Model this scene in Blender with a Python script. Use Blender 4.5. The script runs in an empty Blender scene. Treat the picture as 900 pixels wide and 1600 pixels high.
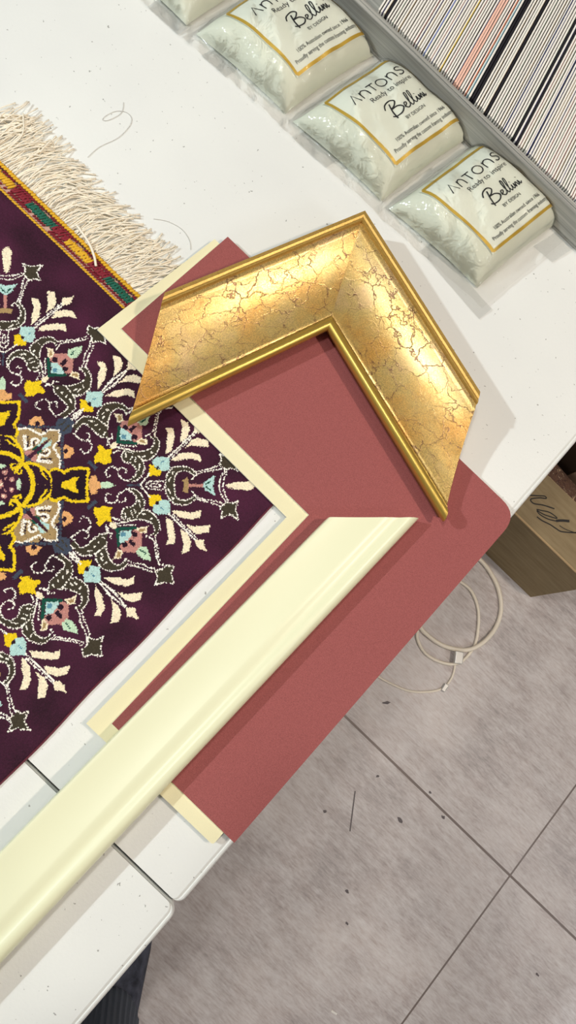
import bpy, bmesh, math, random
import numpy as np
from mathutils import Vector, Matrix
random.seed(7); rng = np.random.default_rng(11)
SC = bpy.context.scene; COL = SC.collection
PI = math.pi
TZ = 0.74                      # table top height
CAMH = 0.63                    # lens above the table top
TILT, ROLL, FPX = math.radians(15), math.radians(44), 1200.0

# ------------------------------------------------------------------ camera
cam_rot = Matrix.Rotation(TILT, 3, 'X') @ Matrix.Rotation(ROLL, 3, 'Z')
cd = bpy.data.cameras.new('camera'); cam = bpy.data.objects.new('camera', cd); COL.objects.link(cam)
cam.matrix_world = Matrix.Translation((0, 0, TZ + CAMH)) @ cam_rot.to_4x4()
cd.sensor_fit = 'VERTICAL'; cd.sensor_height = 24.0; cd.lens = 24.0 * FPX / 1600.0
cd.clip_start = 0.01; cd.clip_end = 60
SC.camera = cam

def W(px, py, z=0.0):
    """point of the place at height z above the table top, measured on the photograph"""
    d = cam_rot @ Vector((px - 450.0, 800.0 - py, -FPX))
    k = (z - CAMH) / d.z
    return Vector((d.x * k, d.y * k, TZ + z))
def WF(px, py, z=0.0): return W(px, py, z - TZ)      # z above the floor

# ------------------------------------------------------------------ helpers
def srgb(c, g=None, b=None):
    if g is not None: c = (c, g, b)
    return tuple((v / 255 / 12.92) if v <= 10 else ((v / 255 + .055) / 1.055) ** 2.4 for v in c)
def tag(o, label=None, cat=None, group=None, kind=None):
    if label: o['label'] = label
    if cat: o['category'] = cat
    if group: o['group'] = group
    if kind: o['kind'] = kind
    return o
def thing(name, loc, label, cat, group=None, rz=0):
    o = bpy.data.objects.new(name, None); COL.objects.link(o)
    o.location = loc; o.rotation_euler = (0, 0, rz); o.empty_display_size = .02
    return tag(o, label, cat, group)
def link_mesh(name, me, mats, parent=None, smooth=False):
    """mesh data is in world coordinates; re-based on its parent"""
    o = bpy.data.objects.new(name, me); COL.objects.link(o)
    for m in (mats if isinstance(mats, (list, tuple)) else [mats]): me.materials.append(m)
    if smooth:
        me.polygons.foreach_set('use_smooth', [True] * len(me.polygons))
    if parent is not None:
        p = parent; M = Matrix.Identity(4)
        while p is not None:
            M = p.matrix_basis @ M if True else M
            p = p.parent
        o.parent = parent
        me.transform(M.inverted())
    return o
def build(name, vs, fs, mats, parent=None, smooth=False, mi=None):
    me = bpy.data.meshes.new(name)
    me.from_pydata([tuple(v) for v in vs], [], [tuple(f) for f in fs]); me.update()
    o = link_mesh(name, me, mats, parent, smooth)
    if mi is not None: me.polygons.foreach_set('material_index', mi)
    return o
def from_bm(name, bm, mats, parent=None, smooth=False):
    bmesh.ops.recalc_face_normals(bm, faces=bm.faces)
    me = bpy.data.meshes.new(name); bm.to_mesh(me); bm.free()
    return link_mesh(name, me, mats, parent, smooth)
class MB:
    def __init__(s): s.v = []; s.f = []; s.m = []
    def quad(s, a, b, c, d, m=0):
        i = len(s.v); s.v += [a, b, c, d]; s.f.append((i, i+1, i+2, i+3)); s.m.append(m)
    def box(s, lo, hi, m=0, M=None):
        x0, y0, z0 = lo; x1, y1, z1 = hi; i = len(s.v)
        P = [Vector(p) for p in ((x0,y0,z0),(x1,y0,z0),(x1,y1,z0),(x0,y1,z0),(x0,y0,z1),(x1,y0,z1),(x1,y1,z1),(x0,y1,z1))]
        if M is not None: P = [M @ p for p in P]
        s.v += P
        for f in ((0,3,2,1),(4,5,6,7),(0,1,5,4),(1,2,6,5),(2,3,7,6),(3,0,4,7)):
            s.f.append(tuple(i + k for k in f)); s.m.append(m)
    def tube(s, pts, r, n=6, m=0, cap=True, flat=1.0):
        pts = [Vector(p) for p in pts]; base = len(s.v); N = len(pts)
        up = Vector((0, 0, 1))
        for k, p in enumerate(pts):
            t = (pts[min(k+1, N-1)] - pts[max(k-1, 0)])
            t = t.normalized() if t.length > 1e-9 else Vector((1, 0, 0))
            a = t.cross(up)
            a = a.normalized() if a.length > 1e-4 else Vector((1, 0, 0))
            b = a.cross(t).normalized()
            rr = r[k] if isinstance(r, (list, tuple)) else r
            for j in range(n):
                an = 2 * PI * j / n
                s.v.append(p + a * (math.cos(an) * rr) + b * (math.sin(an) * rr * flat))
        for k in range(N - 1):
            for j in range(n):
                j2 = (j + 1) % n
                s.f.append((base+k*n+j, base+k*n+j2, base+(k+1)*n+j2, base+(k+1)*n+j)); s.m.append(m)
        if cap:
            s.f.append(tuple(base + j for j in range(n))[::-1]); s.m.append(m)
            s.f.append(tuple(base + (N-1)*n + j for j in range(n))); s.m.append(m)
    def build(s, name, mats, parent=None, smooth=False):
        return build(name, s.v, s.f, mats, parent, smooth, s.m)
def smooth_path(pts, n=6):
    """Catmull-Rom through the points"""
    P = [Vector(p) for p in pts]; out = []
    for i in range(len(P) - 1):
        p0 = P[max(i-1, 0)]; p1 = P[i]; p2 = P[i+1]; p3 = P[min(i+2, len(P)-1)]
        for k in range(n):
            t = k / n
            out.append(.5 * ((2*p1) + (p2-p0)*t + (2*p0-5*p1+4*p2-p3)*t*t + (3*p1-p0-3*p2+p3)*t**3))
    out.append(P[-1]); return out

# ------------------------------------------------------------------ materials
def mat(name, col, rough=.5, metal=0.0, spec=.5, sheen=0, coat=0):
    m = bpy.data.materials.new(name); m.use_nodes = True
    b = m.node_tree.nodes['Principled BSDF']
    b.inputs['Base Color'].default_value = (*col, 1)
    b.inputs['Roughness'].default_value = rough; b.inputs['Metallic'].default_value = metal
    b.inputs['Specular IOR Level'].default_value = spec
    b.inputs['Sheen Weight'].default_value = sheen; b.inputs['Coat Weight'].default_value = coat
    return m
class NT:
    def __init__(s, m): s.m = m; s.t = m.node_tree; s.b = s.t.nodes['Principled BSDF']
    def n(s, typ, **kw):
        o = s.t.nodes.new(typ)
        for k, v in kw.items():
            if k.startswith('i_'):
                key = k[2:]; o.inputs[int(key) if key.isdigit() else key.replace('_', ' ')].default_value = v
            else: setattr(o, k, v)
        return o
    def l(s, a, b): s.t.links.new(a, b)
    def pos(s, scale=(1, 1, 1), rot=(0, 0, 0)):
        g = s.n('ShaderNodeNewGeometry'); mp = s.n('ShaderNodeMapping')
        mp.inputs['Scale'].default_value = scale; mp.inputs['Rotation'].default_value = rot
        s.l(g.outputs['Position'], mp.inputs['Vector']); return mp.outputs['Vector']
    def noise(s, vec, scale, detail=3, rough=.55, dist=0):
        o = s.n('ShaderNodeTexNoise', i_Scale=scale, i_Detail=detail, i_Roughness=rough, i_Distortion=dist)
        s.l(vec, o.inputs['Vector']); return o
    def ramp(s, fac, stops):
        o = s.n('ShaderNodeValToRGB'); e = o.color_ramp.elements
        while len(e) > 1: e.remove(e[-1])
        e[0].position = stops[0][0]; e[0].color = (*stops[0][1], 1)
        for p, c in stops[1:]:
            k = e.new(p); k.color = (*c, 1)
        s.l(fac, o.inputs['Fac']); return o.outputs['Color']
    def mix(s, a, b, fac, mode='MIX'):
        o = s.n('ShaderNodeMix', data_type='RGBA', blend_type=mode)
        for v, k in ((fac, 0), (a, 6), (b, 7)):
            if isinstance(v, (int, float)): o.inputs[k].default_value = v
            elif isinstance(v, tuple): o.inputs[k].default_value = (*v, 1)
            else: s.l(v, o.inputs[k])
        return o.outputs[2]
    def math(s, op, a, b=0.0):
        o = s.n('ShaderNodeMath', operation=op)
        for v, k in ((a, 0), (b, 1)):
            if isinstance(v, (int, float)): o.inputs[k].default_value = v
            else: s.l(v, o.inputs[k])
        return o.outputs[0]
    def base(s, c): s.l(c, s.b.inputs['Base Color'])
    def bump(s, h, strength=.3, dist=.001):
        o = s.n('ShaderNodeBump', i_Strength=strength, i_Distance=dist)
        s.l(h, o.inputs['Height']); s.l(o.outputs['Normal'], s.b.inputs['Normal']); return o
g3 = lambda v: (v, v, v)

# table plastic: off-white with a fine pebble and small dark specks
m_table = mat('table_plastic', srgb(232, 233, 228), .42); t = NT(m_table)
p = t.pos(); sp = t.noise(p, 260, 2, .5); sp2 = t.noise(p, 55, 1, .5)
k = t.ramp(sp.outputs['Fac'], [(.0, (0, 0, 0)), (.725, (0, 0, 0)), (.76, (1, 1, 1))])
big = t.noise(p, 6, 3)
bc = t.ramp(big.outputs['Fac'], [(.3, srgb(228, 229, 225)), (.7, srgb(236, 237, 232))])
t.base(t.mix(bc, srgb(130, 128, 122), t.math('MULTIPLY', k, .75)))
t.bump(t.noise(p, 420, 2).outputs['Fac'], .25, .0006)

# floor: grey cement-look tiles with joints
JX, JY = WF(797, 1368).x, WF(797, 1368).y
m_floor = mat('cement_tile', srgb(150, 140, 138), .42); t = NT(m_floor)
p = t.pos(); st = t.pos((14, 75, 1), (0, 0, .12)); bl = t.noise(p, 5, 5, .62)
sk = t.noise(st, 1.0, 5, .68); md = t.noise(p, 26, 6, .7); fs2 = t.noise(t.pos((70, 330, 1), (0, 0, .12)), 1.0, 3, .6)
c = t.ramp(bl.outputs['Fac'], [(.28, srgb(180, 172, 171)), (.5, srgb(204, 196, 194)), (.72, srgb(222, 214, 211))])
c = t.mix(c, t.ramp(sk.outputs['Fac'], [(.33, g3(.28)), (.5, g3(.5)), (.68, g3(.72))]), .45, 'OVERLAY')
c = t.mix(c, t.ramp(md.outputs['Fac'], [(.3, g3(.36)), (.7, g3(.64))]), .5, 'OVERLAY')
sx = t.n('ShaderNodeSeparateXYZ'); gq = t.n('ShaderNodeNewGeometry'); t.l(gq.outputs['Position'], sx.inputs[0])
def joint(o, off, wid):
    a = t.math('FLOORED_MODULO', t.math('ADD', o, -off + .3), .6)
    return t.math('LESS_THAN', t.math('ABSOLUTE', t.math('SUBTRACT', a, .3)), wid)
jj = t.math('MAXIMUM', joint(sx.outputs[0], JX, .0016), joint(sx.outputs[1], JY, .0022))
c = t.mix(c, t.ramp(fs2.outputs['Fac'], [(.32, g3(.33)), (.5, g3(.5)), (.68, g3(.64))]), .6, 'OVERLAY')
t.base(t.mix(c, srgb(120, 106, 100), jj))
rr = t.ramp(sk.outputs['Fac'], [(.3, g3(.34)), (.7, g3(.5))]); t.l(rr, t.b.inputs['Roughness'])
hb = t.math('SUBTRACT', t.math('MULTIPLY', sk.outputs['Fac'], .5), t.math('MULTIPLY', jj, 1.0)); t.bump(hb, .25, .002)
m_scuff = mat('scuff', srgb(104, 96, 98), .6)

# mat boards
def board(name, c, sp):
    m = mat(name, c, .85, spec=.2); t = NT(m); p = t.pos()
    n1 = t.noise(p, 1500, 2, .6); 
    lo = tuple(v * (1 - sp) for v in c); hi = tuple(min(1, v * (1 + sp)) for v in c)
    t.base(t.ramp(n1.outputs['Fac'], [(.3, lo), (.7, hi)])); t.bump(n1.outputs['Fac'], .15, .0003); return m
m_burg = board('burgundy_paper', srgb(156, 88, 86), .22)
m_cream = board('cream_paper', srgb(238, 230, 190), .03)
m_core = mat('white_core', srgb(243, 240, 232), .8)

# gold
def gold_crackle(ang):
    m = mat('gold_leaf_crackle', srgb(214, 170, 70), .3, .42); t = NT(m)
    p = t.pos((1, 1, 1), (0, 0, -ang))
    wob = t.noise(p, 60, 4, .6)
    pv = t.n('ShaderNodeVectorMath', operation='MULTIPLY_ADD'); t.l(wob.outputs['Color'], pv.inputs[0])
    pv.inputs[1].default_value = (.02, .02, .02); t.l(p, pv.inputs[2])
    mp = t.n('ShaderNodeMapping'); mp.inputs['Scale'].default_value = (42, 84, 60); t.l(pv.outputs[0], mp.inputs['Vector'])
    vo = t.n('ShaderNodeTexVoronoi', feature='DISTANCE_TO_EDGE', i_Scale=1.0); t.l(mp.outputs[0], vo.inputs['Vector'])
    mq = t.n('ShaderNodeMapping'); mq.inputs['Scale'].default_value = (150, 330, 200); t.l(pv.outputs[0], mq.inputs['Vector'])
    v2 = t.n('ShaderNodeTexVoronoi', feature='DISTANCE_TO_EDGE', i_Scale=1.0); t.l(mq.outputs[0], v2.inputs['Vector'])
    mask = t.noise(p, 22, 3, .6); fine = t.noise(p, 900, 4, .7); patch = t.noise(p, 13, 4, .6)
    c = t.ramp(patch.outputs['Fac'], [(.30, srgb(202, 142, 60)), (.42, srgb(198, 154, 80)), (.54, srgb(192, 164, 98)), (.70, srgb(198, 164, 122))])
    c = t.mix(c, t.ramp(fine.outputs['Fac'], [(.3, g3(.25)), (.7, g3(.72))]), .35, 'OVERLAY')
    k1 = t.ramp(vo.outputs['Distance'], [(0, (1, 1, 1)), (.03, (0, 0, 0))])
    k1 = t.math('MULTIPLY', k1, t.ramp(mask.outputs['Fac'], [(.34, g3(.25)), (.5, g3(1))]))
    k2 = t.ramp(v2.outputs['Distance'], [(0, (1, 1, 1)), (.06, (0, 0, 0))])
    k2 = t.math('MULTIPLY', k2, t.ramp(patch.outputs['Fac'], [(.3, g3(.6)), (.6, g3(.12))]))
    kk = t.math('MAXIMUM', t.math('MULTIPLY', k1, 1.0), t.math('MULTIPLY', k2, .8))
    t.base(t.mix(c, srgb(104, 66, 46), kk))
    t.l(t.ramp(fine.outputs['Fac'], [(.3, g3(.22)), (.7, g3(.33))]), t.b.inputs['Roughness'])
    hh = t.math('SUBTRACT', t.math('MULTIPLY', fine.outputs['Fac'], .35), kk); t.bump(hh, .18, .0005)
    return m
m_rail = mat('gold_rail', srgb(212, 164, 62), .4, .5); t = NT(m_rail); p = t.pos()
sp = t.noise(p, 190, 2, .5); fl = t.noise(p, 700, 3)
t.base(t.mix(t.ramp(fl.outputs['Fac'], [(.3, srgb(186, 146, 72)), (.7, srgb(208, 170, 92))]), srgb(96, 66, 30), t.ramp(sp.outputs['Fac'], [(.74, (0, 0, 0)), (.77, (1, 1, 1))])))
m_bead = mat('gold_bead', srgb(206, 170, 66), .32, .7); t = NT(m_bead); p = t.pos(); sp = t.noise(p, 170, 2, .5)
t.base(t.mix(srgb(206, 172, 84), srgb(80, 54, 24), t.ramp(sp.outputs['Fac'], [(.73, (0, 0, 0)), (.76, (1, 1, 1))])))
m_rawwood = mat('raw_pine', srgb(214, 178, 128), .7)
m_ivory = mat('ivory_lacquer', srgb(240, 240, 204), .33, spec=.45)
t = NT(m_ivory); p = t.pos(); t.bump(t.noise(p, 30, 2).outputs['Fac'], .12, .002)

# bags
m_pillow = mat('white_wadding', srgb(226, 229, 212), .9, spec=.1); t = NT(m_pillow); p = t.pos(); t.bump(t.noise(p, 70, 3).outputs['Fac'], .12, .004)
m_card = mat('label_card', srgb(232, 236, 222), .6)
m_ink = mat('black_ink', srgb(34, 34, 36), .6); m_inkg = mat('grey_ink', srgb(70, 70, 70), .6); m_goldink = mat('gold_ink', srgb(200, 166, 62), .45, .25)
def film_mat(name, base_f, rough=.06, bump=.6, tint=(.985, .985, .98)):
    m = bpy.data.materials.new(name); m.use_nodes = True; t = m.node_tree
    for n in list(t.nodes): t.nodes.remove(n)
    N = NT.__new__(NT); N.m = m; N.t = t
    out = N.n('ShaderNodeOutputMaterial'); tr = N.n('ShaderNodeBsdfTransparent'); tr.inputs[0].default_value = (*tint, 1)
    gl = N.n('ShaderNodeBsdfGlossy', i_Roughness=rough); mx = N.n('ShaderNodeMixShader')
    lw = N.n('ShaderNodeFresnel', i_IOR=1.45); p = N.pos()
    n1 = N.noise(p, 75, 3, .55, 1.2); n2 = N.noise(p, 240, 2, .5, .6)
    h = N.math('ADD', n1.outputs['Fac'], N.math('MULTIPLY', n2.outputs['Fac'], .08))
    bp = N.n('ShaderNodeBump', i_Strength=bump, i_Distance=.003); N.l(h, bp.inputs['Height'])
    N.l(bp.outputs[0], gl.inputs['Normal']); N.l(bp.outputs[0], lw.inputs['Normal'])
    f = N.math('ADD', N.math('MULTIPLY', lw.outputs[0], .7), base_f)
    N.l(f, mx.inputs[0]); N.l(tr.outputs[0], mx.inputs[1]); N.l(gl.outputs[0], mx.inputs[2]); N.l(mx.outputs[0], out.inputs[0])
    return m
m_film = film_mat('clear_film', 0, .06, .5)
m_flap = film_mat('clear_film_flat', .03, .1, .25, (.93, .94, .945))
m_grey = mat('grey_plastic', srgb(142, 140, 134), .55); t = NT(m_grey); p = t.pos((4, 260, 260))
t.base(t.ramp(t.noise(p, 1.0, 3, .6).outputs['Fac'], [(.35, srgb(138, 137, 131)), (.65, srgb(184, 182, 174))]))
# cardboard
m_kraft = mat('kraft_board', srgb(150, 122, 84), .85, spec=.15); t = NT(m_kraft); p = t.pos((6, 40, 40))
t.base(t.ramp(t.noise(p, 3, 4, .6).outputs['Fac'], [(.3, srgb(146, 128, 98)), (.7, srgb(166, 148, 116))]))
m_kraft_edge = mat('kraft_edge', srgb(196, 168, 126), .85)
m_marker = mat('black_marker', srgb(40, 36, 34), .6)
m_cable = mat('cable_sleeve', srgb(250, 240, 222), .4)
m_plug = mat('cable_plug', srgb(214, 214, 210), .3, .3)

# ------------------------------------------------------------------ floor
mb = MB(); mb.quad((-2.6, -2.6, 0), (2.6, -2.6, 0), (2.6, 2.6, 0), (-2.6, 2.6, 0))
def blot(px, py, ln, wd, an):                                  # worn marks with their own outline
    c = WF(px, py); n = 9; ring = []
    for j in range(n):
        a = 2 * PI * j / n; r = 1 + .35 * random.uniform(-1, 1)
        u, v = ln * math.cos(a) * r, wd * math.sin(a) * r
        ring.append((c.x + u * math.cos(an) - v * math.sin(an), c.y + u * math.sin(an) + v * math.cos(an), .0004))
    i = len(mb.v); mb.v += ring; mb.f.append(tuple(range(i, i + n))); mb.m.append(1)
for a in ((604, 1098, .009, .003, .8), (625, 1281, .006, .004, .2), (692, 1277, .004, .003, 0), (542, 1393, .004, .003, 0),
          (672, 1238, .003, .002, 0), (590, 1213, .003, .002, 1), (840, 1523, .004, .002, 0), (542, 1443, .003, .002, 0), (507, 1268, .003, .003, 0)): blot(*a)
A_, B_ = WF(555, 1236), WF(547, 1299); d_ = (B_ - A_).normalized(); n_ = Vector((-d_.y, d_.x, 0)) * .0014
mb.quad(A_ + n_ * .6 + Vector((0, 0, .0005)), A_ - n_ + Vector((0, 0, .0005)), B_ - n_ + Vector((0, 0, .0005)), B_ + n_ * .5 + Vector((0, 0, .0005)), 1)
o = mb.build('floor', [m_floor, m_scuff]); tag(o, kind='structure')

# ------------------------------------------------------------------ folding table
EDGE = (W(900, 692).x + W(365, 1312).x) / 2 + .0015
SEAM = (W(40, 1192).y + W(280, 1415).y) / 2
ft = thing('folding_table', (-.3, SEAM, 0), 'white speckled plastic folding table joined across its middle', 'table')
def table_half(y0, y1, x0, x1, corners):
    """slab with a stepped rim along its outer edges; corners: radius at (x1,y0),(x1,y1),(x0,y1),(x0,y0)"""
    def outline(ins):
        P = []
        for (cx, cy, r, a0) in ((x1, y0, corners[0], -90), (x1, y1, corners[1], 0), (x0, y1, corners[2], 90), (x0, y0, corners[3], 180)):
            sx = 1 if cx == x1 else -1; sy = 1 if cy == y1 else -1
            iy = min(ins, .0009)                       # the joint side has only a fine eased edge
            for k in range(9):
                a = math.radians(a0 + 90 * k / 8); rr = max(r - ins * .5, .0008)
                P.append((cx - sx * (ins + rr) + rr * math.cos(a), cy - sy * (iy + rr) + rr * math.sin(a)))
        return P
    prof = [(.0, TZ - .042), (.0, TZ - .0065), (.0006, TZ - .0035), (.0020, TZ - .0014), (.0034, TZ - .0009), (.0044, TZ - .0013), (.0054, TZ - .0006), (.0066, TZ)]
    vs = []; fs = []
    for ins, z in prof: vs += [(x, y, z) for x, y in outline(ins)]
    n = 36
    for k in range(len(prof) - 1):
        for j in range(n):
            j2 = (j + 1) % n; fs.append((k*n+j, k*n+j2, (k+1)*n+j2, (k+1)*n+j))
    fs.append(tuple((len(prof)-1)*n + j for j in range(n))); fs.append(tuple(range(n))[::-1])
    return build('tabletop', vs, fs, m_table, ft)
table_half(SEAM + .0007, SEAM + .92, EDGE - .78, EDGE, (.007, .03, .03, .006))
table_half(SEAM - .92, SEAM - .0007, EDGE - .78, EDGE + .0015, (.03, .009, .006, .03))
m_steel = mat('grey_steel', srgb(120, 122, 125), .4, .8)
for sy in (-.72, .72):
    for sx in (EDGE - .70, EDGE - .16):
        b = MB(); b.tube([(sx, SEAM + sy, 0), (sx, SEAM + sy, TZ - .042)], .013, 10); b.build('leg', m_steel, ft, True)
    b = MB(); b.tube([(EDGE - .70, SEAM + sy, .2), (EDGE - .16, SEAM + sy, .2)], .009, 8); b.build('crossbar', m_steel, ft, True)

# ------------------------------------------------------------------ rug
RC = Vector((-.1805, .0190, TZ + .004))
XR = (W(425, 797, .004).x + W(0, 1225, .004).x) / 2
YT = (W(0, 298, .004).y + W(192, 478, .004).y) / 2
XL = 2 * RC.x - XR - .09; YB = 2 * RC.y - YT
C = dict(bg=(60, 20, 42), dk=(38, 10, 30), cream=(246, 230, 198), white=(250, 243, 230), brown=(62, 54, 40), yellow=(236, 200, 22), tan=(166, 138, 92),
         slate=(62, 70, 86), pink=(190, 132, 122), mint=(194, 220, 188), aqua=(180, 214, 208), green=(10, 74, 58), orange=(226, 168, 108), blue=(90, 140, 160), gold=(200, 168, 20), red=(120, 24, 40))
PITCH = .00072
nx = int((XR - XL) / PITCH); ny = int((YT - YB) / PITCH)
gx = XL + (np.arange(nx) + .5) * (XR - XL) / nx; gy = YB + (np.arange(ny) + .5) * (YT - YB) / ny
GX, GY = np.meshgrid(gx, gy)
FX = np.abs(GX - RC.x + rng.normal(0, .00016, GX.shape)); FY = np.abs(GY - RC.y + rng.normal(0, .00016, GX.shape))
sw = FY > FX; FX, FY = np.where(sw, FY, FX), np.where(sw, FX, FY)
FX = FX + rng.normal(0, .00022, GX.shape); FY = FY + rng.normal(0, .00022, GX.shape)
CI = np.zeros(GX.shape + (3,)); CI[:] = srgb(C['bg']); HI = np.zeros(GX.shape)
def loc(pts):
    q = [W(x, y, .004) - RC for x, y in pts]; return np.array([(v.x, v.y) for v in q])
def paint(msk, sub, col, h):
    c = np.array(srgb(C[col])); v = CI[sub]; nn = 1 + rng.normal(0, .10, msk.shape)
    v[msk] = (c * nn[..., None])[msk]; CI[sub] = v
    w = HI[sub]; w[msk] = h; HI[sub] = w
fxr, fyr = FX.ravel(), FY.ravel(); CIr = CI.reshape(-1, 3); HIr = HI.ravel()
def cand(P, pad):
    lo = P.min(0) - pad; hi = P.max(0) + pad
    return np.nonzero((fxr > lo[0]) & (fxr < hi[0]) & (fyr > lo[1]) & (fyr < hi[1]))[0]
def setc(ix, col, h):
    c = np.array(srgb(C[col])); CIr[ix] = c * (1 + rng.normal(0, .10, (len(ix), 1))); HIr[ix] = h
def poly(pts, col, h=.0002):
    P = loc(pts); ix = cand(P, 0); x, y = fxr[ix], fyr[ix]; ins = np.zeros(len(ix), bool)
    for k in range(len(P)):
        (x1, y1), (x2, y2) = P[k], P[k-1]
        if y1 == y2: continue
        ins ^= ((y1 > y) != (y2 > y)) & (x < (x2 - x1) * (y - y1) / (y2 - y1) + x1)
    setc(ix[ins], col, h)
def stroke(pts, w, col, dash=0, h=.0003, closed=False, sm=True):
    if closed: pts = list(pts) + [pts[0]]
    if sm and len(pts) > 2: pts = [(v.x, v.y) for v in smooth_path([(a, b, 0) for a, b in pts], 4)]
    P = loc(pts); w = w * .00031; ix = cand(P, w); x, y = fxr[ix], fyr[ix]; best = np.full(len(ix), 1e9); arc = np.zeros(len(ix)); s = 0.
    for k in range(len(P) - 1):
        a, b = P[k], P[k+1]; d = b - a; L = np.hypot(*d)
        if L < 1e-9: continue
        tt = np.clip(((x - a[0]) * d[0] + (y - a[1]) * d[1]) / L**2, 0, 1)
        dd = np.hypot(x - a[0] - tt * d[0], y - a[1] - tt * d[1]); u = dd < best
        best[u] = dd[u]; arc[u] = (s + tt * L)[u]; s += L
    ok = best < w
    if dash: ok &= ((arc / dash) % 1.0) < .78
    setc(ix[ok], col, h)
def dot(x, y, r, col, h=.0002):
    poly([(x + r * math.cos(a), y + r * math.sin(a)) for a in np.linspace(0, 2*PI, 10)[:-1]], col, h)
ZA = lambda pts: [(120 + x / 6.43, 740 + y / 6.43) for x, y in pts]
ZB = lambda pts: [(120 + x / 5.625, 860 + y / 5.625) for x, y in pts]
ZC = lambda pts: [(200 + x / 4.5, 740 + y / 4.5) for x, y in pts]
ZD = lambda pts: [(x / 5.625, 740 + y / 5.625) for x, y in pts]
DA = .0024
def band(outer, inner, z):
    poly(z(list(outer) + list(inner)[::-1]), 'brown'); stroke(z(outer), 1.7, 'white', DA); stroke(z(inner), 1.7, 'white', DA)
# --- centre
for x, y in ((50, 45), (110, 60), (35, 160), (100, 140), (30, 215), (10, 100)): dot(*ZD([(x, y)])[0], 4.2, 'pink'); dot(*ZD([(x, y - 4)])[0], 1.6, 'cream')
poly(ZD([(195, 10), (160, 45), (140, 84), (142, 125), (195, 180), (180, 84)]), 'mint')
# --- tan squares on the diagonals
poly(ZD([(270, 318), (310, 275), (420, 228), (515, 245), (530, 290), (520, 420), (495, 470), (515, 590), (490, 590)]), 'tan')
poly(ZD([(205, 250), (255, 300), (305, 300), (305, 380), (260, 330)]), 'pink'); dot(*ZD([(240, 300)])[0], 5, 'slate')
stroke(ZD([(320, 308), (440, 296)]), 4.2, 'white', .0012); stroke(ZD([(322, 325), (440, 325)]), 2, 'dk')
stroke(ZD([(325, 310), (340, 360), (395, 352), (425, 385), (400, 415), (375, 395)]), 3.0, 'white'); stroke(ZD([(352, 378), (392, 372), (402, 390)]), 1.8, 'dk')
poly(ZD([(325, 375), (370, 420), (430, 445), (435, 500), (400, 470), (330, 400)]), 'aqua'); poly(ZD([(318, 362), (350, 390), (350, 420), (310, 380)]), 'green')
stroke(ZD([(515, 250), (524, 310), (505, 350), (478, 395), (455, 440), (498, 490), (505, 580)]), 2.8, 'white')
stroke(ZD([(490, 440), (505, 455), (485, 475)]), 2, 'dk')
stroke(ZD([(548, 250), (536, 330), (532, 420), (530, 570)]), 3.8, 'slate', .003)
poly(ZD([(500, 560), (560, 555), (612, 572), (630, 670), (620, 690), (560, 690)]), 'slate'); stroke(ZD([(540, 585), (590, 640)]), 2, 'brown')
poly(ZD([(543, 385), (556, 330), (600, 335), (640, 380), (632, 425), (592, 445), (562, 465), (546, 430)]), 'orange'); dot(*ZD([(566, 398)])[0], 4, 'dk')
# --- yellow discs and petals
disc = [(430, -20), (462, 84), (448, 165), (395, 222), (310, 272), (220, 285), (160, 250), (130, 205)]
poly(ZD([(210, 84), (205, 0)] + disc), 'dk', 0)
stroke(ZD(disc), 3.8, 'yellow'); stroke(ZD([(275, -20), (290, 84), (272, 180), (218, 262)]), 6.0, 'yellow'); stroke(ZD([(408, 148), (380, 180), (345, 235)]), 2.4, 'yellow')
stroke(ZD([(130, 205), (170, 190), (180, 215)]), 2.6, 'yellow')
pet = [(440, 222), (490, 240), (560, 205), (610, 238), (690, 245), (772, 240), (765, 130), (768, 70)]
poly(ZD([(460, 70), (450, 170)] + pet), 'dk', 0)
stroke(ZD(pet), 3.8, 'yellow', sm=False)
poly(ZD([(535, 70), (545, 125), (600, 138), (640, 165), (692, 168), (668, 120), (672, 70)]), 'yellow'); stroke(ZD([(310, 90), (450, 88), (530, 88)]), 2.2, 'tan', .0016)
# --- 0 deg axis
poly(ZA([(118, 85), (125, 150), (145, 208), (200, 205), (205, 150), (252, 140), (258, 85)]), 'orange'); dot(*ZA([(142, 98)])[0], 3, 'dk')
poly(ZA([(235, 85), (245, 142), (330, 146), (395, 110), (432, 98), (400, 85)]), 'mint'); stroke(ZA([(260, 97), (330, 99)]), 1.5, 'green')
poly(ZA([(95, 340), (185, 258), (206, 290), (116, 366)]), 'slate')
poly(ZA([(500, 60), (500, 120), (545, 128), (590, 120), (640, 132), (645, 60)]), 'slate'); stroke(ZA([(575, 70), (575, 118)]), 1.5, 'dk')
# --- scroll bands
band([(510, 158), (560, 150), (620, 180), (668, 240), (680, 300), (660, 365), (600, 432), (530, 452), (470, 460), (447, 425)],
     [(510, 165), (560, 188), (595, 230), (592, 290), (540, 335), (490, 345), (460, 370), (447, 425)], ZA)
for q in (((540, 375), (555, 410)), ((580, 355), (590, 395)), ((625, 270), (635, 330)), ((490, 400), (490, 440))): stroke(ZA(q), 1.6, 'white')
stroke(ZA([(510, 156), (460, 175), (415, 220), (410, 260), (440, 288), (490, 275), (490, 245)]), 1.9, 'white', DA)
stroke(ZA([(410, 265), (370, 295), (310, 285), (288, 240), (308, 198), (335, 210)]), 1.9, 'white', DA)
band([(600, 432), (660, 375), (720, 370), (790, 430), (825, 490), (832, 570), (785, 625)], [(380, 497), (450, 490), (540, 470), (630, 460), (720, 480), (770, 525), (778, 585), (735, 625)], ZA)
for q in (((660, 405), (690, 412)), ((745, 455), (760, 445))): stroke(ZA(q), 1.8, 'white')
band([(198, 790), (188, 840), (205, 890), (270, 960), (370, 978), (450, 960), (510, 912)], [(268, 745), (298, 690), (298, 760), (338, 868), (400, 915), (465, 892), (490, 852)], ZA)
for q in (((245, 800), (262, 830)), ((280, 905), (300, 895)), ((240, 850), (258, 868))): stroke(ZA(q), 1.8, 'white')
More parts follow.
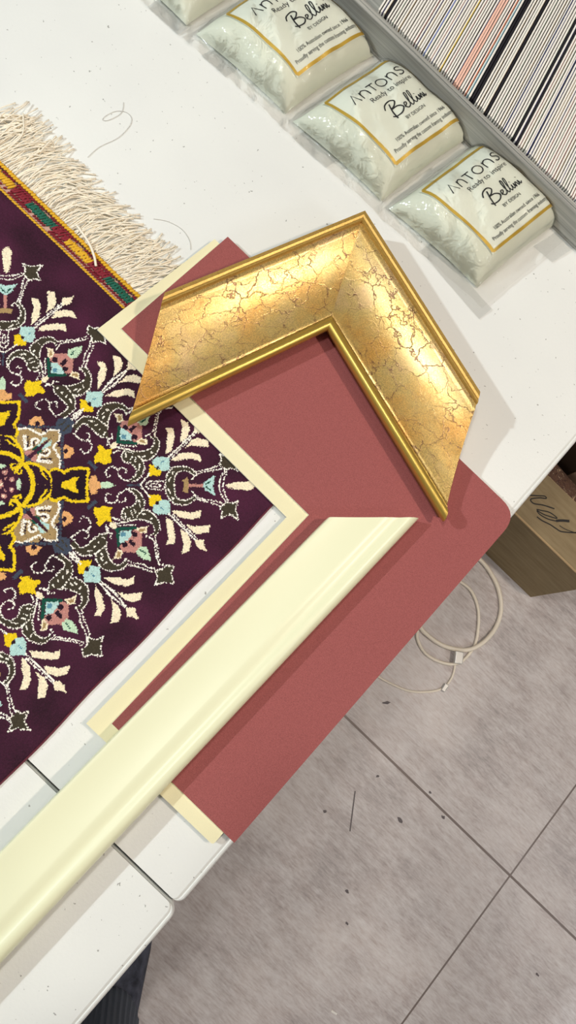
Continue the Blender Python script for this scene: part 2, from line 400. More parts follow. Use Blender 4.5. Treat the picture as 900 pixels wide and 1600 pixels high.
band([(-60, 720), (0, 785), (40, 818), (150, 822), (200, 790), (268, 745), (292, 715)], [(-30, 660), (0, 702), (60, 748), (160, 668), (230, 610), (292, 598), (318, 540)], ZA)
for q in (((170, 730), (190, 735)), ((210, 685), (225, 690)), ((110, 780), (150, 772)), ((260, 640), (275, 650))): stroke(ZA(q), 1.7, 'white')
stroke(ZA([(-50, 640), (0, 598), (60, 565), (110, 590), (112, 638), (70, 645)]), 1.9, 'white', DA); stroke(ZA([(108, 565), (138, 530)]), 1.9, 'white')
stroke(ZA([(140, 500), (112, 450), (60, 438), (28, 480)]), 1.9, 'white', DA)
stroke(ZA([(350, 590), (340, 650)]), 1.7, 'white', DA); stroke(ZA([(360, 440), (400, 462), (440, 462)]), 1.9, 'white', DA); stroke(ZA([(295, 520), (310, 590), (350, 600)]), 1.9, 'white', DA)
stroke(ZA([(375, 500), (450, 494), (540, 474)]), 1.7, 'white', DA)
# star, palmette
poly(ZA([(172, 332), (215, 346), (260, 318), (352, 342), (332, 400), (356, 492), (290, 470), (230, 528), (198, 500), (214, 460), (172, 410)]), 'yellow', .0004)
poly(ZA([(330, 490), (372, 480), (410, 545), (380, 560), (325, 525)]), 'cream')
stroke(ZA([(400, 557), (590, 545)]), 4, 'green'); stroke(ZA([(408, 560), (420, 720)]), 4, 'green'); stroke(ZA([(430, 520), (600, 512)]), 1.6, 'white', DA)
poly(ZA([(430, 580), (548, 572), (545, 645), (500, 672), (440, 705), (425, 690)]), 'aqua'); poly(ZA([(442, 590), (490, 590), (490, 632), (445, 635)]), 'blue')
poly(ZA([(425, 725), (500, 672), (545, 640), (560, 570), (600, 556), (655, 590), (655, 740), (600, 788), (450, 788), (435, 740)]), 'pink')
dot(*ZA([(582, 610)])[0], 4.6, 'dk'); dot(*ZA([(482, 712)])[0], 4.6, 'dk'); poly(ZA([(545, 655), (600, 720), (570, 735), (510, 690)]), 'dk')
poly(ZA([(590, 565), (615, 540), (715, 528), (702, 592), (640, 598)]), 'cream'); poly(ZA([(618, 560), (690, 548), (680, 580), (640, 585)]), 'tan')
poly(ZA([(405, 750), (460, 785), (448, 852), (362, 860), (392, 800)]), 'cream'); poly(ZA([(412, 775), (445, 795), (435, 840), (398, 840)]), 'tan')
poly(ZA([(598, 775), (640, 728), (705, 738), (750, 875), (690, 868), (615, 822)]), 'mint'); stroke(ZA([(640, 768), (695, 802)]), 1.8, 'green')
# cartouche lines and star finial
for q in ([(695, 622), (768, 668), (786, 750), (806, 850), (835, 930)], [(783, 625), (800, 700), (826, 850), (862, 915)], [(490, 850), (550, 893), (640, 902), (740, 948), (835, 962)], [(510, 912), (620, 938), (700, 972), (770, 992)]):
    stroke(ZA(q), 1.8, 'white', DA)
def star(P, z): poly(z(P), 'brown'); stroke(z(P), 1.8, 'white', DA, closed=True, sm=False)
star([(690, 182), (745, 170), (790, 128), (855, 140), (832, 195), (852, 292), (780, 278), (685, 300), (712, 240)], ZB)
# --- flower and branch beside the axis
def branch(yel, aq, spot, bl, z):
    poly(z(aq), 'aqua'); poly(z(yel), 'yellow'); dot(*z([spot])[0], 2.8, 'dk'); stroke(z(bl), 1.4, 'blue')
branch([(148, 148), (228, 152), (238, 190), (195, 197), (180, 228), (148, 225)], [(185, 215), (240, 183), (292, 190), (297, 282), (210, 288), (172, 260)], (208, 205), [(230, 235), (250, 255)], ZC)
stroke(ZC([(90, 85), (152, 165)]), 1.9, 'white'); stroke(ZC([(288, 285), (480, 472)]), 2.0, 'white'); stroke(ZC([(315, 285), (400, 372), (490, 462)]), 1.6, 'white', .004)
for L in ([(302, 262), (360, 260), (440, 275), (518, 255), (512, 300), (460, 320), (370, 312)], [(402, 348), (450, 370), (578, 362), (572, 410), (500, 427), (450, 407)],
          [(266, 305), (312, 330), (332, 440), (327, 492), (266, 502), (285, 460), (275, 390)], [(368, 392), (420, 420), (442, 480), (432, 540), (376, 568), (390, 500)], [(473, 462), (532, 465), (537, 510), (557, 547), (500, 527), (475, 500)]):
    poly(ZC(L), 'cream', .0004)
# --- hexagon and outer palmette
stroke(ZC([(105, 66), (150, 25), (250, 25), (300, 70), (250, 110), (150, 110)]), 1.9, 'white', DA, closed=True, sm=False)
stroke(ZC([(140, 67), (170, 45), (220, 45), (246, 70), (215, 92), (170, 92)]), 1.9, 'white', DA, closed=True, sm=False); stroke(ZC([(165, 68), (225, 69)]), 1.5, 'white', .0012)
band([(262, 30), (262, 72), (270, 140), (300, 190), (340, 215), (420, 215), (480, 175)], [(322, 20), (325, 72), (332, 150), (370, 185), (430, 180), (470, 150)], ZC)
for q in (((310, 165), (320, 175)), ((285, 110), (300, 140))): stroke(ZC(q), 1.8, 'white')
for q in ([(452, 128), (490, 165), (560, 185), (650, 200), (690, 225)], [(480, 178), (600, 210), (660, 235)], [(640, 60), (650, 130), (690, 200)], [(665, 60), (680, 140), (702, 190)]): stroke(ZC(q), 1.8, 'white', DA)
poly(ZC([(398, 60), (385, 125), (422, 137), (428, 90), (428, 60)]), 'tan'); poly(ZC([(425, 60), (425, 93), (532, 95), (538, 60)]), 'pink')
poly(ZC([(512, 60), (540, 112), (614, 158), (602, 95), (570, 60)]), 'aqua'); stroke(ZC([(548, 92), (580, 116)]), 1.8, 'green')
star([(648, 240), (690, 198), (730, 210), (773, 192), (757, 240), (773, 322), (720, 286), (652, 312), (665, 270)], ZC)
poly(ZC([(678, 70), (700, 98), (770, 112), (860, 118), (890, 95), (900, 70)]), 'cream', .0004)
# --- flower and branch on the diagonal
branch([(20, 92), (127, 88), (122, 140), (80, 147), (60, 197), (20, 192)], [(60, 215), (120, 133), (203, 143), (212, 272), (100, 278), (42, 240)], (95, 165), [(130, 205), (155, 225)], ZB)
stroke(ZD([(612, 690), (715, 795)]), 1.9, 'white')
stroke(ZD([(640, 690), (700, 760)]), 1.7, 'white'); stroke(ZB([(215, 275), (330, 375), (430, 490)]), 2.0, 'white'); stroke(ZB([(300, 332), (350, 385)]), 1.8, 'white')
for L in ([(226, 238), (350, 235), (440, 255), (505, 226), (500, 290), (440, 317), (330, 297)], [(352, 367), (430, 385), (510, 378), (574, 366), (558, 432), (500, 458), (430, 440)], [(425, 500), (517, 503), (517, 545), (545, 600), (490, 582), (440, 560)]):
    poly(ZB(L), 'cream', .0004)
CI = CIr.reshape(GX.shape + (3,)); HI = HIr.reshape(GX.shape)
bgm = HI == 0                                                     # purple sheen put into the colour as soft patches, plus knot noise
lowf = np.kron(rng.normal(0, 1, (ny // 24 + 2, nx // 24 + 2)), np.ones((24, 24)))[:ny, :nx]
for _ in range(3):
    for ax in (0, 1):
        lowf = sum(np.roll(lowf, s, ax) for s in range(-8, 9)) / 17
CI *= np.where(bgm, np.clip(1 + .35 * lowf + rng.normal(0, .13, GX.shape), .5, 1.9), 1)[..., None]
edge = (GX > XR - .0012) | (GX < XL + .0012)
CI[edge] = np.array(srgb(110, 44, 62))
CI = np.clip(CI, 0, 1)
# mesh of knots
vx = np.linspace(XL, XR, nx + 1); vy = np.linspace(YB, YT, ny + 1); VX, VY = np.meshgrid(vx, vy)
hv = np.zeros((ny + 1, nx + 1)); hv[:-1, :-1] += HI; hv[1:, 1:] += HI; hv[1:-1, 1:-1] *= .5
VZ = TZ + .0036 + hv * .8 + rng.normal(0, .00013, VX.shape)
VX = VX + .0007 * np.sin(VY * 60 + 1) * np.clip((VX - XR + .02) / .02, 0, 1)
VZ[0], VZ[-1], VZ[:, 0], VZ[:, -1] = TZ + .0002, TZ + .0002, TZ + .0002, TZ + .0002
VZ[:, -2] -= .0012; VZ[:, -3] -= .0006
nv = VX.size; ii = np.arange(nv).reshape(ny + 1, nx + 1)
quads = np.stack([ii[:-1, :-1], ii[:-1, 1:], ii[1:, 1:], ii[1:, :-1]], -1).reshape(-1, 4)
me = bpy.data.meshes.new('pile'); me.vertices.add(nv); me.loops.add(quads.size); me.polygons.add(len(quads))
me.vertices.foreach_set('co', np.stack([VX, VY, VZ], -1).astype(np.float32).ravel())
me.loops.foreach_set('vertex_index', quads.ravel().astype(np.int32))
me.polygons.foreach_set('loop_start', np.arange(0, quads.size, 4, dtype=np.int32)); me.update(calc_edges=True)
ca = me.color_attributes.new('knots', 'FLOAT_COLOR', 'CORNER')
ca.data.foreach_set('color', np.repeat(np.concatenate([CI.reshape(-1, 3), np.ones((nx * ny, 1))], 1), 4, 0).astype(np.float32).ravel())
m_pile = mat('silk_pile', srgb(54, 18, 44), .75, spec=.2, sheen=.25); t = NT(m_pile)
at = t.n('ShaderNodeAttribute', attribute_name='knots'); t.base(at.outputs['Color'])
t.b.inputs['Sheen Roughness'].default_value = .4
rug = thing('rug', (RC.x, RC.y, TZ), 'dark purple silk rug with floral medallion and cream fringe on the white table', 'rug')
link_mesh('pile', me, m_pile, rug, False)
# woven end band
m_yy = mat('yellow_yarn', srgb(228, 178, 40), .8); m_ry = mat('red_yarn', srgb(134, 28, 44), .8); m_gy = mat('green_yarn', srgb(24, 98, 78), .8)
m_by = mat('band_ground', srgb(204, 160, 140), .9); m_dy = mat('dark_yarn', srgb(70, 24, 44), .8)
y0 = YT; y1 = (W(0, 252, .002).y + W(217, 457, .002).y) / 2; bw = y1 - y0
b = MB(); b.box((XL, y0 - .001, TZ + .0001), (XR - .002, y1, TZ + .0016), 0)
def stitch(x, fy, dx, dfy, mi, r=.0011):
    a = Vector((x, y0 + fy * bw, TZ + .0018)); c = Vector((x + dx, y0 + (fy + dfy) * bw, TZ + .0018))
    md = (a + c) / 2 + Vector((0, 0, .0008)); b.tube([a, a * .7 + md * .3 + Vector((0, 0, .0005)), md, c * .7 + md * .3 + Vector((0, 0, .0005)), c], [r*.5, r, r, r, r*.5], 5, mi)
x = XL + .003; k = 0
while x < XR - .006:
    jit = lambda s=.0003: random.uniform(-s, s)
    stitch(x + jit(), -.02, .0028, .10, 1, .0010)
    stitch(x + jit(), .80 + jit(.02), .0026, .17, 1, .0013); stitch(x + .001, .78, .002, -.05, 4, .0006)
    x += .0029
seq = [(2, .036), (3, .034), (2, .022), (1, .030), (2, .022), (3, .038)]; pos_ = {2: 0}
xg = W(30, 318, .002).x - .36
marks = []
while xg < XR:
    for mi, ln in [(2, .018), (3, .030), (2, .016), (1, .028), (2, .016), (3, .030)][0:4]:
        marks.append((xg, xg + ln, mi)); xg += ln
# anchor so that a green block ends at the band's corner
sh = (W(208, 468, .002).x) - max(e for s, e, m_ in marks if m_ == 3 and e <= XR + .03); 
for s_, e_, mi in marks:
    x = s_ + sh
    while x < e_ + sh:
        if XL + .004 < x < XR - .008:
            stitch(x + random.uniform(-.0004, .0004), .30 + random.uniform(-.04, .04), .0035, .36, mi, .0011)
            if random.random() < .75: stitch(x + .0026, .32 + random.uniform(-.03, .03), -.002, .34, mi, .0009)
            if mi == 2: stitch(x, .14, .003, .14, 2, .0009); stitch(x, .66, .003, .12, 2, .0009)
            else:
                if random.random() < .8: stitch(x, .17, .002, .09, 2, .0008)
                if random.random() < .8: stitch(x, .68, .002, .09, 2, .0008)
        x += .0028
b.build('woven_band', [m_by, m_yy, m_ry, m_gy, m_dy], rug, True)
# fringe
m_fringe = mat('cotton_fringe', srgb(250, 240, 220), .9, spec=.1)
b = MB(); N = 520
for i in range(N):
    u = (i + random.random()) / N; x = XL + .002 + u * (XR - XL - .004); lay = random.random()
    L = random.uniform(.045, .066) * (1 - .25 * max(0, (x - XR + .06) / .06)); zt_ = .0012 + .0028 * min(max((XR - .205 - x) / .04, 0), 1); z = TZ + .001 + lay * zt_
    w1 = random.uniform(-.5, .5); hd = .25 + .35 * math.sin(x * 23) + w1 * .6; bend = random.uniform(.1, 1.0) + .4 * math.sin(x * 40 + 2); ph = random.uniform(0, 6.3); fr = random.uniform(10, 24)
    P = []; px_, py_ = x, y1 - .0012; n = 11; an = PI / 2 - hd * .7
    for k in range(n):
        s = k / (n - 1)
        P.append((px_ + .0006 * math.sin(ph + s * fr), py_ + .0006 * math.cos(ph + s * fr * .8), z * 1 + (.55 * zt_ * math.sin(PI * s) * lay) - max(0, s - .7) * lay * zt_ * 1.5))
        an -= bend * .11; px_ += math.cos(an) * L / n; py_ += math.sin(an) * L / n
    P = [(a, max(c, y1 - .001), max(q, TZ + .0007)) for a, c, q in P]
    b.tube(P, [.00055] * (n - 2) + [.0006, .0008], 5)
for q, r in (([(12, 233, .006), (35, 210, .007), (36, 177, .006)], .0006), ([(120, 352, .005), (138, 378, .006), (147, 400, .006), (150, 416, .0045)], .0011), ([(62, 238, .006), (69, 230, .007), (80, 219, .006)], .0006)):
    b.tube(smooth_path([W(*v) for v in q], 5), r, 6)
fr_ = b.build('fringe', m_fringe, rug, True); fr_['kind'] = 'stuff'
# loose threads
m_thr = mat('grey_thread', srgb(206, 202, 194), .7)
for q, lb in (([(137, 246), (155, 230), (185, 215), (203, 196), (205, 183), (196, 175), (180, 174), (164, 182), (161, 188), (172, 187), (190, 176), (193, 160)], 'fine grey loose thread curling on the table above the fringe'),
          ([(240, 342), (262, 346), (284, 358), (296, 375), (298, 390)], 'fine grey thread arching beside the fringe and cream board')):
    b = MB(); b.tube(smooth_path([W(a, c, .0006) for a, c in q], 5), .00024, 5)
    tag(b.build('loose_thread', m_thr, None, True), lb, 'thread')

# ------------------------------------------------------------------ mat board corners
def zl(v, lift): return .0051 + lift      # the stiff boards rest on the rug's edge
def board_L(name, px, lift, th, mats, label, round_at=(), bevel=.0):
    P = []
    for i, (x, y) in enumerate(px):
        if i in dict(round_at):
            r = dict(round_at)[i]; a = Vector((*px[i-1], 0)); c = Vector((x, y, 0)); d = Vector((*px[(i+1) % len(px)], 0))
            ua = (a - c).normalized(); ud = (d - c).normalized()
            for k in range(9):
                s = k / 8; q = (c + ua * r) * (1-s)**2 + c * 2*s*(1-s) + (c + ud * r) * s*s; P.append((q.x, q.y))
        else: P.append((x, y))
    w = [W(x, y, .004) for x, y in P]
    bm = bmesh.new()
    top = [bm.verts.new((v.x, v.y, TZ + zl(v, lift) + th)) for v in w]; bot = [bm.verts.new((v.x, v.y, TZ + zl(v, lift))) for v in w]
    n = len(w); bm.faces.new(top); bm.faces.new(bot[::-1])
    for k in range(n):
        f = bm.faces.new((bot[k], bot[(k+1) % n], top[(k+1) % n], top[k])); f.material_index = 1
    bmesh.ops.triangulate(bm, faces=[f for f in bm.faces if len(f.verts) > 4])
    o = from_bm(name, bm, mats); tag(o, label, 'mat board'); return o
board_L('mat_board_corner', [(447, 809), (135, 1130), (332, 1319), (778, 806), (335, 376), (152, 517)], 0, .0016, [m_cream, m_core],
        'cream L-shaped mat board corner lying partly over the purple rug', ((2, 6), (3, 26)))
board_L('mat_board_corner', [(481, 806), (175, 1130), (365, 1315), (806, 806), (355, 374), (190, 517)], .0018, .0016, [m_burg, m_core],
        'burgundy L-shaped mat board corner on top of the cream one', ((3, 34),))

# ------------------------------------------------------------------ gold frame corner
FB = .0087                                                     # stands on the burgundy board
fc = thing('frame_corner', W(540, 440, FB), 'gold crackle-finish picture frame corner resting on the burgundy board', 'frame corner')
def zprof(u):
    if u < .11: return .0330
    s = (u - .13) / .72; s = min(max(s, 0), 1)
    return .0305 - .0165 * (1 - (1 - s) ** 2.0)
OM, IM = W(571, 327, FB + .033), W(514, 512, FB + .0205)
prof_panel = [(.11 + .75 * k / 22) for k in range(23)]
def arm(OE, IE, ang):
    def at(u, z):
        m_ = OM.lerp(IM, u); e_ = OE.lerp(IE, u); return Vector((m_.x, m_.y, TZ + FB + z)), Vector((e_.x, e_.y, TZ + FB + z))
    def loft(pr, mats, name, parent, smooth, endm=None):
        bm = bmesh.new(); ra = []; rb = []
        for u, z in pr:
            a, e = at(u, z); ra.append(bm.verts.new(a)); rb.append(bm.verts.new(e))
        n = len(pr)
        for k in range(n):
            f = bm.faces.new((ra[k], ra[(k+1) % n], rb[(k+1) % n], rb[k])); f.smooth = smooth
        f = bm.faces.new([bm.verts.new(v.co) for v in ra[::-1]]); f2 = bm.faces.new([bm.verts.new(v.co) for v in rb])
        if endm: f2.material_index = endm
        me_ = from_bm(name, bm, mats, parent); return me_
    body = [(.10, 0)] + [(.10, .0302)] + [(u, zprof(max(u, .13)) ) for u in prof_panel[1:]] + [(.875, .0126), (.875, 0)]
    mo = loft(body, [gold_crackle(ang), m_rawwood], 'moulding', fc, False, 1)
    for p_ in mo.data.polygons: p_.use_smooth = 2 <= p_.index <= 22
    rail = [(0, 0), (0, .0290), (.004, .0316), (.012, .0330), (.05, .0334), (.07, .0326), (.088, .0334), (.098, .0334), (.106, .0322), (.109, .0300), (.0995, .0298), (.0995, 0)]
    loft(rail, [m_rail, m_rawwood], 'outer_rail', mo, False, 1)
    bead = [(.876, 0), (.876, .0148), (.884, .0160), (.892, .0148)]
    for k in range(17):
        a = PI - PI * k / 16 * 1.05; bead.append((.948 + .052 * math.cos(a), .0154 + .0052 * math.sin(a)))
    bead += [(.992, .0112), (.975, .0105), (.945, .0105), (.945, 0)]
    bo = loft(bead, [m_bead, m_rawwood], 'bead', mo, True, 1)
    bo.data.polygons[-1].use_smooth = bo.data.polygons[-2].use_smooth = False
    return mo
dA = W(258, 455, FB) - W(571, 327, FB); dB = W(752, 612, FB) - W(571, 327, FB)
arm(W(258, 455, FB + .033), W(199, 663, FB + .0205), math.atan2(dA.y, dA.x))
arm(W(751, 610, FB + .033), W(697, 813, FB + .0205), math.atan2(dB.y, dB.x))

# ------------------------------------------------------------------ ivory moulding length
CB = .0087
OEa, OEb = W(514, 808, CB + .016), W(656, 809, CB + .014)         # mitred end: left side, lip side
dl = (W(0, 1335, CB + .016) - W(506, 819, CB + .016)); dl2 = (W(0, 1510, CB + .014) - W(655, 812, CB + .014))
FA = OEa + dl * 1.35; FBp = OEb + dl2 * 1.30
prof = [(0, 0), (0, .0135), (.006, .0158)] + [(.02 + .60 * k / 12, .0165 - .0012 * math.sin(PI * k / 12)) for k in range(13)]
prof += [(.66, .0160), (.70, .0154), (.74, .0149), (.78, .0149), (.81, .0155), (.84, .0162), (.88, .0166), (.92, .0160), (.96, .0148), (.985, .0132), (1.0, .0110), (1.0, 0)]
bm = bmesh.new(); ra = []; rb = []
for u, z in prof:
    a = OEa.lerp(OEb, u); e = FA.lerp(FBp, u); ra.append(bm.verts.new((a.x, a.y, TZ + CB + z))); rb.append(bm.verts.new((e.x, e.y, TZ + CB + z)))
for k in range(len(prof)):
    k2 = (k + 1) % len(prof); f = bm.faces.new((ra[k], ra[k2], rb[k2], rb[k])); f.smooth = 2 < k < len(prof) - 3
bm.faces.new([bm.verts.new(v.co) for v in ra[::-1]]); bm.faces.new([bm.verts.new(v.co) for v in rb])
o = from_bm('frame_moulding', bm, m_ivory); tag(o, 'long ivory lacquered frame moulding length laid across the boards', 'moulding')

# ------------------------------------------------------------------ lettering helpers
def font_mesh(txt, size):
    cu = bpy.data.curves.new('lettering', 'FONT'); cu.body = txt; cu.size = size; cu.resolution_u = 3
    ob = bpy.data.objects.new('lettering', cu); COL.objects.link(ob); bpy.context.view_layer.update()
    dg = bpy.context.evaluated_depsgraph_get(); me_ = ob.evaluated_get(dg).to_mesh()
    vs = [tuple(v.co) for v in me_.vertices]; fs = [tuple(p_.vertices) for p_ in me_.polygons]
    ob.evaluated_get(dg).to_mesh_clear(); bpy.data.objects.remove(ob); bpy.data.curves.remove(cu)
    return vs, fs
def ribbon(pts, w, sm=True):
    if sm and len(pts) > 2: pts = [(v.x, v.y) for v in smooth_path([(a, b_, 0) for a, b_ in pts], 5)]
    vs = []; fs = []
    for k, (x, y) in enumerate(pts):
        a = pts[max(k-1, 0)]; c = pts[min(k+1, len(pts)-1)]; dx, dy = c[0]-a[0], c[1]-a[1]; L = math.hypot(dx, dy) or 1
        vs += [(x - dy/L*w, y + dx/L*w, 0), (x + dy/L*w, y - dx/L*w, 0)]
    for k in range(len(pts) - 1): fs.append((2*k, 2*k+1, 2*k+3, 2*k+2))
    return vs, fs
class Print:
    """flat lettering in card units: x right 0..1, y down 0..1"""
    def __init__(s): s.v = []; s.f = []; s.m = []
    def add(s, vs, fs, m=0):
        i = len(s.v); s.v += [(a[0], a[1]) for a in vs]; s.f += [tuple(i + k for k in f) for f in fs]; s.m += [m] * len(fs)
    def text(s, txt, x0, x1, base, size, m=0, asp=1.0):
        vs, fs = font_mesh(txt, 1.0); a = min(v[0] for v in vs); c = max(v[0] for v in vs); k = (x1 - x0) / (c - a)
        s.add([(x0 + (v[0] - a) * k, base - v[1] * size) for v in vs], fs, m)
    def line(s, pts, w, m=0, sm=True): s.add(*ribbon(pts, w, sm), m)
pr = Print()
gw = .016                                                       # gold border
for (x0, y0_, x1, y1_) in ((0, 0, 1, 0), (0, 1, 1, 1), (0, 0, 0, 1), (1, 0, 1, 1)):
    n = 14; pr.line([(x0 + (x1 - x0) * k / n, y0_ + (y1_ - y0_) * k / n) for k in range(n + 1)], gw, 2, False)
hx, ct, cb = .0052, .14, .255
def big(off, w, strokes, sm=False):
    for st_ in strokes: pr.line([(off + w * a, cb + (ct - cb) * c) for a, c in st_], .0062, 0, sm)
big(.145, .10, [[(0, 0), (.5, 1), (1, 0)]])                      # A without its bar
nn = [[(0, 0), (0, .82)], [(0, .45), (.12, .70), (.5, .84), (.88, .70), (1, .45), (1, 0)]]
big(.285, .09, nn[:1]); big(.285, .09, nn[1:], True)
big(.405, .10, [[(0, .92), (1, .92)], [(.5, .92), (.5, 0)]])
big(.53, .125, [[(.5 + .5 * math.sin(a), .47 + .47 * math.cos(a)) for a in np.linspace(0, 2*PI, 17)]])
big(.695, .09, nn[:1]); big(.695, .09, nn[1:], True)
big(.83, .08, [[(1, .80), (.75, .95), (.3, .93), (.08, .75), (.25, .58), (.7, .46), (.95, .28), (.75, .06), (.3, .0), (0, .14)]], True)
pr.text('Ready to inspire', .31, .90, .352, .085, 1)
def scr(pts, w=.0062): pr.line([(.33 + .5 * a, .62 - .19 * c) for a, c in pts], w)
scr([(.10, -.12), (.13, .35), (.20, .85)], .008)                 # B stem
scr([(.02, .66), (.10, .92), (.26, 1.0), (.34, .82), (.25, .60), (.15, .52), (.30, .48), (.38, .25), (.28, .02), (.12, .02), (.05, .14)], .0075)
scr([(.40, .14), (.48, .26), (.50, .36), (.45, .38), (.42, .2), (.47, .02), (.55, .10)])
scr([(.55, .10), (.63, .55), (.66, .82), (.62, .84), (.58, .4), (.60, .03), (.66, .10)])
scr([(.66, .10), (.74, .55), (.77, .84), (.73, .86), (.69, .4), (.71, .03), (.77, .12)])
scr([(.77, .12), (.80, .32), (.80, .04), (.85, .10)]); scr([(.85, .10), (.87, .32), (.88, .04), (.91, .26), (.94, .30), (.95, .04), (.98, .12)])
scr([(.98, .12), (1.0, .32), (1.01, .04), (1.06, .16)]); scr([(.81, .50), (.82, .53)], .008); scr([(1.02, .52), (1.03, .55)], .008)
pr.text('BY DESIGN', .445, .72, .712, .055, 0)
pr.text('100% Australian owned since 1966', .165, .90, .842, .062, 0)
pr.text('Proudly serving the custom framing industry', .07, .955, .925, .062, 0)

# ------------------------------------------------------------------ wrapped sample bags
LZ = .030
P_TL, P_BL, P_BR = W(665, 290, LZ), W(775, 388, LZ), W(870, 312, LZ)
avec = (P_BR - P_BL); bvec = (P_BL - P_TL); avec.z = bvec.z = 0
steps = [W(775, 388, LZ), W(622, 249, LZ), W(467, 108, LZ), W(308, -34, LZ)]
bag_labels = ['plump clear-wrapped white pouch nearest the gold frame, bare table below it', 'plump clear-wrapped white pouch, second from the right end of its row, with whole printed card',
              'clear-wrapped white pouch near the top edge, its printed card cut off at the heading', 'clear-wrapped white pouch at the top left end of the row, only its corner in view']
A0, A1, B0, B1 = -.29, 1.07, -.13, 1.17
def hgt(a, b_, seed, extra=0):
    s = (a - A0) / (A1 - A0) * 2 - 1; q = (b_ - B0) / (B1 - B0) * 2 - 1
    s = max(-1, min(1, s)); q = max(-1, min(1, q))
    f = max(0, 1 - abs(s) ** (9 if s > 0 else 3.2)) ** .55 * max(0, 1 - abs(q) ** 3.2) ** .55
    w = .0012 * math.sin(a * 9 + seed) * math.sin(b_ * 7 + seed * 2) + .0006 * math.sin(a * 21 + b_ * 13 + seed)
    return .003 + .0285 * f + w * f + extra
def grid(fn, a0, a1, b0, b1, n, mats, name, parent, smooth=True):
    vs = [fn(a0 + (a1 - a0) * i / n, b0 + (b1 - b0) * j / n) for j in range(n + 1) for i in range(n + 1)]
    fs = [(j*(n+1)+i, (j+1)*(n+1)+i, (j+1)*(n+1)+i+1, j*(n+1)+i+1) for j in range(n) for i in range(n)]
    return build(name, vs, fs, mats, parent, smooth)
for bi, PB in enumerate(steps):
    sd = bi * 1.7 + .4; org = PB - bvec; org.z = TZ
    def pt(a, b_, z): return org + avec * a + bvec * b_ + Vector((0, 0, z))
    c0 = pt(.4, .5, 0)
    bag = thing('sample_pouch', c0, bag_labels[bi], 'pouch', 'wrapped pouches in a row beside the grey box')
    # filling: closed pillow
    n = 26; vs = []; fs = []
    for side in (0, 1):
        for j in range(n + 1):
            for i in range(n + 1):
                a = A0 + (A1 - A0) * i / n; b_ = B0 + (B1 - B0) * j / n
                # rounded pillow outline
                s = i / n * 2 - 1; q = j / n * 2 - 1; pin = .045
                a2 = a - pin * s * (1 - q * q) * .6; b2 = b_ - pin * q * (1 - s * s) * .6
                z = hgt(a, b_, sd) if side == 0 else .0008 + .002 * (max(abs(s), abs(q)) ** 6)
                vs.append(pt(a2, b2, z))
    m_ = (n + 1) ** 2
    for j in range(n):
        for i in range(n):
            q = (j*(n+1)+i, j*(n+1)+i+1, (j+1)*(n+1)+i+1, (j+1)*(n+1)+i); fs.append(q); fs.append(tuple(m_ + k for k in q[::-1]))
    ring = [i for i in range(n+1)] + [j*(n+1)+n for j in range(1, n+1)] + [n*(n+1)+i for i in range(n-1, -1, -1)] + [j*(n+1) for j in range(n-1, 0, -1)]
    for k in range(len(ring)):
        k2 = (k + 1) % len(ring); fs.append((ring[k2], ring[k], m_ + ring[k], m_ + ring[k2]))
    build('filling', vs, fs, m_pillow, bag, True)
    card = grid(lambda a, b_: pt(a, b_, hgt(a, b_, sd, .0006)), -.02, 1.02, -.02, 1.02, 16, m_card, 'printed_card', bag)
    build('lettering', [pt(x, y, hgt(x, y, sd, .0010)) for x, y in pr.v], pr.f, [m_ink, m_inkg, m_goldink], card, False, pr.m)
    # clear film, loose around the filling, with a flat seam margin
    r2 = random.Random(bi + 5)
    ph = [r2.uniform(0, 6.3) for _ in range(8)]
    def film(a, b_):
        s = (a - A0) / (A1 - A0) * 2 - 1; q = (b_ - B0) / (B1 - B0) * 2 - 1
        e = max(abs(s), abs(q)); rim = min(max((e - .72) / .3, 0), 1)
        wr = .55 * (.0012 * math.sin(a * 11 + 3 * math.sin(b_ * 4 + ph[0]) + ph[1]) + .0010 * math.sin(b_ * 13 + 3 * math.sin(a * 4 + ph[2])) + .0007 * math.sin((a + b_) * 27 + ph[3]))
        z = hgt(a, b_, sd, .0022) + wr * (.25 + 1.5 * rim)
        if e > 1.0: z = .0032 + wr * 1.0
        return pt(a, b_, max(z, .0015 + .0005 * bi % 2))
    grid(film, A0 - .15, A1 + .01, B0 - .09, B1 + .09 + (.12 if bi == 0 else 0), 54, m_film, 'wrapper', bag)
    # spare end of the wrapper lying on the table
    def flapf(a, b_): return pt(a, b_, .0012 + .0012 * abs(math.sin(a * 9 + ph[4]) * math.sin(b_ * 8 + ph[5])))
    if bi == 0:
        grid(lambda a, b_: pt(a, b_ + .10 * a, .0012 + .0012 * abs(math.sin(a * 9) * math.sin(b_ * 8))), .62, 1.06, 1.14, 1.42, 12, m_flap, 'wrapper_end', bag)
        grid(lambda a, b_: flapf(a - .25 * (b_ - .5) * .6, b_), -.42, -.22, .45, 1.45, 12, m_flap, 'wrapper_end', bag)
    else:
        grid(lambda a, b_: flapf(a, b_), -.44, -.24, (.0, .1, .75)[bi - 1], (.5, .45, 1.2)[bi - 1], 10, m_flap, 'wrapper_end', bag)

